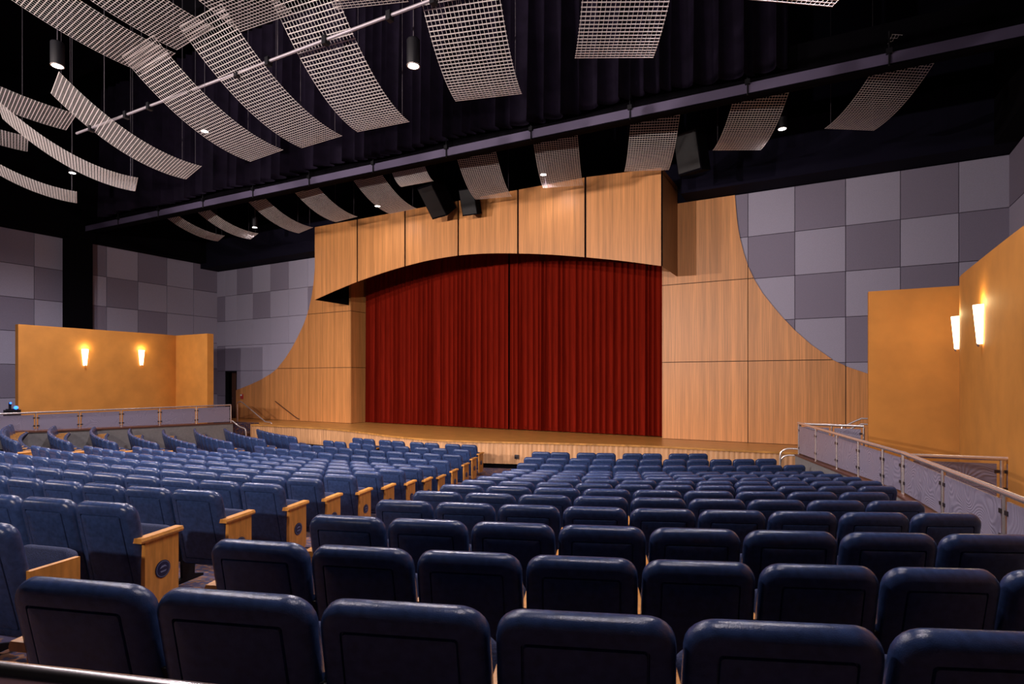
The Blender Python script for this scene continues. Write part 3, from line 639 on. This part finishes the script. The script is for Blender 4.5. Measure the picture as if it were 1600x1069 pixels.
# ------------------------------------------------------------------ theatre seats
def rrect(w, h, rt, rb, n=6):
    pts = []
    for cx_, cz_, r, a0 in ((w/2-rt, h-rt, rt, 0), (-w/2+rt, h-rt, rt, 90), (-w/2+rb, rb, rb, 180), (w/2-rb, rb, rb, 270)):
        for k in range(n+1):
            a = R(a0 + 90*k/n); pts.append((cx_ + r*math.cos(a), cz_ + r*math.sin(a)))
    return pts
def lean(x, y, l):                            # back plane -> seat space: top rear edge at y = 0
    a = R(12); H = .70
    yy = (H - l)*math.sin(a) + y*math.cos(a); zz = BACK_H - (H - l)*math.cos(a) + y*math.sin(a)
    x *= 1 + .042*(1 - l/H)
    return (x, yy + .28*x*x, zz + .12*x*x*(l/H) - .012*(l/H))
def shell():
    W, H = .488, .70; mb_ = MB(); rings = []
    def ring(ins, y, rt=.088, rb=.05):
        o_ = rrect(W-2*ins, H-2*ins, max(.012, rt-ins), max(.012, rb-ins))
        return [lean(x, y, z+ins) for x, z in o_]
    prof = [(.060,.075),(.012,.074),(.0,.058),(.0,.036),(.006,.018),(.020,.006),(.038,.001),(.060,-.001),(.074,-.001),(.0760,.007),(.0795,.007),(.082,-.003),(.095,-.006),(.14,-.006)]
    rings = [ring(i, y) for i, y in prof]
    mb_.rings(rings); return mb_.mesh('backrest', sharp=50)
def cushion_back():
    W, H = .43, .60; mb_ = MB()
    def ring(ins, y): return [lean(x, y, z+ins+.06) for x, z in rrect(W-2*ins, H-2*ins, max(.01, .07-ins), max(.01, .05-ins))]
    mb_.rings([ring(0,.074), ring(0,.085), ring(.012,.108), ring(.05,.122), ring(.12,.122)]); return mb_.mesh('back_cushion', sharp=50)
def seat_pan():
    W, D = .455, .37; mb_ = MB(); a = R(57)
    def tr(x, y, d): return (x, .235 + d*math.cos(a) + y*math.sin(a)*.6, .30 + d*math.sin(a) - y*math.cos(a)*.6)
    def ring(ins, y): return [tr(x, y, z+ins) for x, z in rrect(W-2*ins, D-2*ins, max(.01,.08-ins), max(.01,.04-ins))]
    mb_.rings([ring(.03,-.07), ring(.008,-.06), ring(0,-.035), ring(0,.035), ring(.008,.055), ring(.04,.068), ring(.1,.07)]); return mb_.mesh('seat_cushion', sharp=50)
def standard():                               # shared leg at the right-hand side of a seat
    mb_ = MB(); mb_.prism([(.10,0),(.40,0),(.40,.02),(.30,.05),(.31,.40),(.36,.57),(.10,.57),(.16,.40),(.17,.05),(.10,.02)], 'x', -.014, .014); return mb_.mesh('standard')
def arm():
    mb_ = MB(); mb_.rings([[(-.023,y,z),(.023,y,z),(.026,y,z+.012),(.020,y,z+.026),(-.020,y,z+.026),(-.026,y,z+.012)] for y, z in ((.13,.565),(.19,.570),(.36,.578),(.43,.578),(.445,.572))]); return mb_.mesh('armrest')
def end_panel():
    mb_ = MB(); mb_.prism([(.12,.585),(.12,.25),(.15,.10),(.35,.10),(.40,.17),(.40,.585)], 'x', -.014, .020); return mb_.mesh('end_panel')
def end_cap():
    mb_ = MB(); mb_.rings([[(-.034,y,z),(.038,y,z),(.042,y,z+.014),(.034,y,z+.034),(-.030,y,z+.034),(-.038,y,z+.014)] for y, z in ((.075,.585),(.09,.585),(.41,.592),(.425,.592))]); return mb_.mesh('end_cap')
def emblem():
    mb_ = MB(); n = 24
    mb_.rings([[(xx, .262 + r*math.cos(2*math.pi*k/n), .36 + r*math.sin(2*math.pi*k/n)) for k in range(n)] for xx, r in ((.020,.062),(.0245,.062),(.026,.058))]); return mb_.mesh('emblem')
def emblem_mark():
    mb_ = MB(); n = 24
    for r0, r1 in ((.052,.055),):
        mb_.rings([[(.0263, .262 + r*math.cos(2*math.pi*k/n), .36 + r*math.sin(2*math.pi*k/n)) for k in range(n)] for r in (r0, r1)], caps=False)
    mb_.add([(.0264, .262+a, .36+b) for a, b in ((-.030,.006),(-.012,.024),(.014,.026),(.032,.010),(.012,.014),(-.010,.010))], [(0,1,2,3,4,5)])
    mb_.add([(.0264, .262+a, .36+b) for a, b in ((-.026,-.012),(.028,-.010),(.020,-.020),(-.018,-.022))], [(0,1,2,3)])
    return mb_.mesh('emblem_mark')
SM = {}
for nm, fn, mt_ in (('backrest', shell, 'vinyl'), ('back_cushion', cushion_back, 'fabric'), ('seat_cushion', seat_pan, 'fabric'), ('standard', standard, 'black_metal'), ('armrest', arm, 'armwood'),
                    ('end_panel', end_panel, 'armwood'), ('end_cap', end_cap, 'armwood'), ('emblem', emblem, 'emblem'), ('emblem_mark', emblem_mark, 'emblem_ring')):
    SM[nm] = fn(); SM[nm].materials.append(M[mt_])
EDGES = {1: [8.50,9.06,9.63,10.18,10.72,11.27,11.80,12.30], 2: [8.29,8.825,9.345,9.85,10.36,10.85,11.345,11.815,12.29,12.76]}   # rear rows use unequal seat widths
RB = {1:(8.58,12.25,7),2:(8.34,12.68,9),3:(8.11,12.25,8),4:(7.81,12.24,9),5:(7.45,12.05,9),6:(7.10,11.89,9),7:(6.77,12.14,11),8:(6.42,12.12,11),9:(6.11,11.95,12),10:(5.77,11.74,12),11:(5.44,11.48,12),12:(5.10,11.14,12),13:(4.78,10.50,11),14:(4.44,8.83,8)}
CB = {2:(2.6,7.07,9),3:(-3.0,6.81,19),4:(-3.0,6.41,18),5:(-3.0,6.07,17),6:(-3.0,5.65,17),7:(-3.03,5.30,16),8:(-3.21,4.94,16),9:(-3.20,4.62,15),10:(-3.12,4.28,14),11:(-2.94,3.93,13),12:(-2.76,3.61,12),13:(-2.51,3.30,11),14:(-2.24,2.94,9),15:(-2.03,2.64,8)}
LB = {6:(-10.5,-4.3,12),7:(-10.75,-4.25,12),8:(-10.75,-4.35,12),9:(-10.8,-4.45,12),10:(-10.5,-4.45,11),11:(-10.4,-4.35,11),12:(-10.2,-4.10,11),13:(-9.2,-3.91,10),14:(-7.6,-3.66,7)}
yaw = R(29)
def project(x, y, z):
    xc = x*math.cos(yaw) + y*math.sin(yaw); d = -x*math.sin(yaw) + y*math.cos(yaw)
    if d < .3: return None
    return 800 + 894*xc/d, 596 - 894*(z-EYE)/d, d
seats = []
for blk, T in (('right', RB), ('centre', CB), ('left', LB)):
    for n, (s0, s1, N) in T.items():
        sp = (s1 - s0)/N
        for i in range(N):
            s = s0 + sp*(i+.5); wsc = sp
            if blk == 'right' and n in EDGES: s = (EDGES[n][i] + EDGES[n][i+1])/2; wsc = EDGES[n][i+1] - EDGES[n][i]
            if (blk, n) in (('right', 14), ('centre', 15), ('centre', 14)):        # loose pairs in the front rows
                s += (.045 if i % 2 == 0 else -.045)*(1 if n != 14 or blk != 'centre' else .6); wsc = min(sp, .50)
            a = s/RAD[n]; x = CX + RAD[n]*math.sin(a); y = CY - RAD[n]*math.cos(a); z = TOPZ[n] - BACK_H
            pr = project(x, y, TOPZ[n]-.1)
            seats.append(dict(blk=blk, n=n, i=i, N=N, x=x, y=y, z=z, a=a, w=wsc/.512, sp=wsc, px=pr, vis=pr is not None and -45 < pr[0] < 1650 and pr[1] < 1100, d=pr[2] if pr else 99))
vis = sorted([s for s in seats if s['vis']], key=lambda s: s['d'])
single = {id(s) for s in vis[:300]}
GROUP = {'right': 'blue theatre seats of the right block', 'centre': 'blue theatre seats of the centre block', 'left': 'blue theatre seats of the left block'}
stuff = {k: MB() for k in ('backrest', 'seat_cushion', 'armrest', 'standard', 'end_panel')}
def add_stuff(key, s, xo=0.0, sx=1.0):
    me = SM[key]; ca, sa = math.cos(s['a']), math.sin(s['a']); vs = []
    for v in me.vertices:
        lx, ly, lz = v.co.x*sx + xo, v.co.y, v.co.z
        vs.append((s['x'] + lx*ca - ly*sa, s['y'] + lx*sa + ly*ca, s['z'] + lz))
    stuff[key].add(vs, [tuple(p.vertices) for p in me.polygons])
for s in seats:
    first, last = s['i'] == 0, s['i'] == s['N']-1
    half = s['sp']/2
    if s['n'] in (14, 15) and s['blk'] != 'left': half = .255
    arms = [(half, last)] + ([(-half, first)] if first else [])
    ends = []
    if last and s['blk'] in ('centre', 'left'): ends.append(1)
    if first and s['blk'] in ('centre', 'right'): ends.append(-1)
    if id(s) in single:
        rowno = (16 - s['n']) if s['blk'] == 'centre' else (15 - s['n'])
        k = s['i']+1 if s['blk'] == 'right' else s['N']-s['i']
        where = {'right': 'from the aisle', 'centre': 'from the right-hand aisle', 'left': 'from the aisle'}[s['blk']]
        t = thing('theatre_seat', 'navy theatre seat, %s %s, %s row from stage, %s block' % (ORD[k], where, ORD[rowno], s['blk']), 'seat', (s['x'], s['y'], s['z']), s['a'], GROUP[s['blk']])
        for key in ('backrest', 'back_cushion', 'seat_cushion'):
            o = link(key, SM[key], None, t); o.scale = (s['w'], 1, 1)
        for xo, endflag in arms:
            sg = 1 if xo > 0 else -1
            if endflag and sg in ends:
                e = link('end_panel', SM['end_panel'], None, t, label='honey wood end panel with a round dark blue emblem'); e.location = (xo, 0, 0)
                if sg < 0: e.rotation_euler[2] = 0; e.scale = (-1, 1, 1)
                link('cap', SM['end_cap'], None, e); em = link('emblem', SM['emblem'], None, e)
                link('emblem_mark', SM['emblem_mark'], None, e)
            else:
                o = link('armrest', SM['armrest'], None, t); o.location = (xo, 0, 0)
                o = link('standard', SM['standard'], None, t); o.location = (xo, 0, 0)
    else:
        add_stuff('backrest', s, 0, s['w']); add_stuff('seat_cushion', s, 0, s['w'])
        for xo, endflag in arms:
            sg = 1 if xo > 0 else -1
            if endflag and sg in ends: add_stuff('end_panel', s, xo, sg)
            else: add_stuff('armrest', s, xo); add_stuff('standard', s, xo)
far = thing('distant_seats', 'far blue theatre seats at the left side of the hall', 'seats', (-16, 9, .3)); far['kind'] = 'stuff'
for k, m_ in (('backrest','vinyl'),('seat_cushion','fabric'),('armrest','armwood'),('standard','black_metal'),('end_panel','armwood')):
    if stuff[k].v: part(k + 's', stuff[k], M[m_], far, sharp=50, kind='stuff')
print('seats', len(seats), 'visible', len(vis))
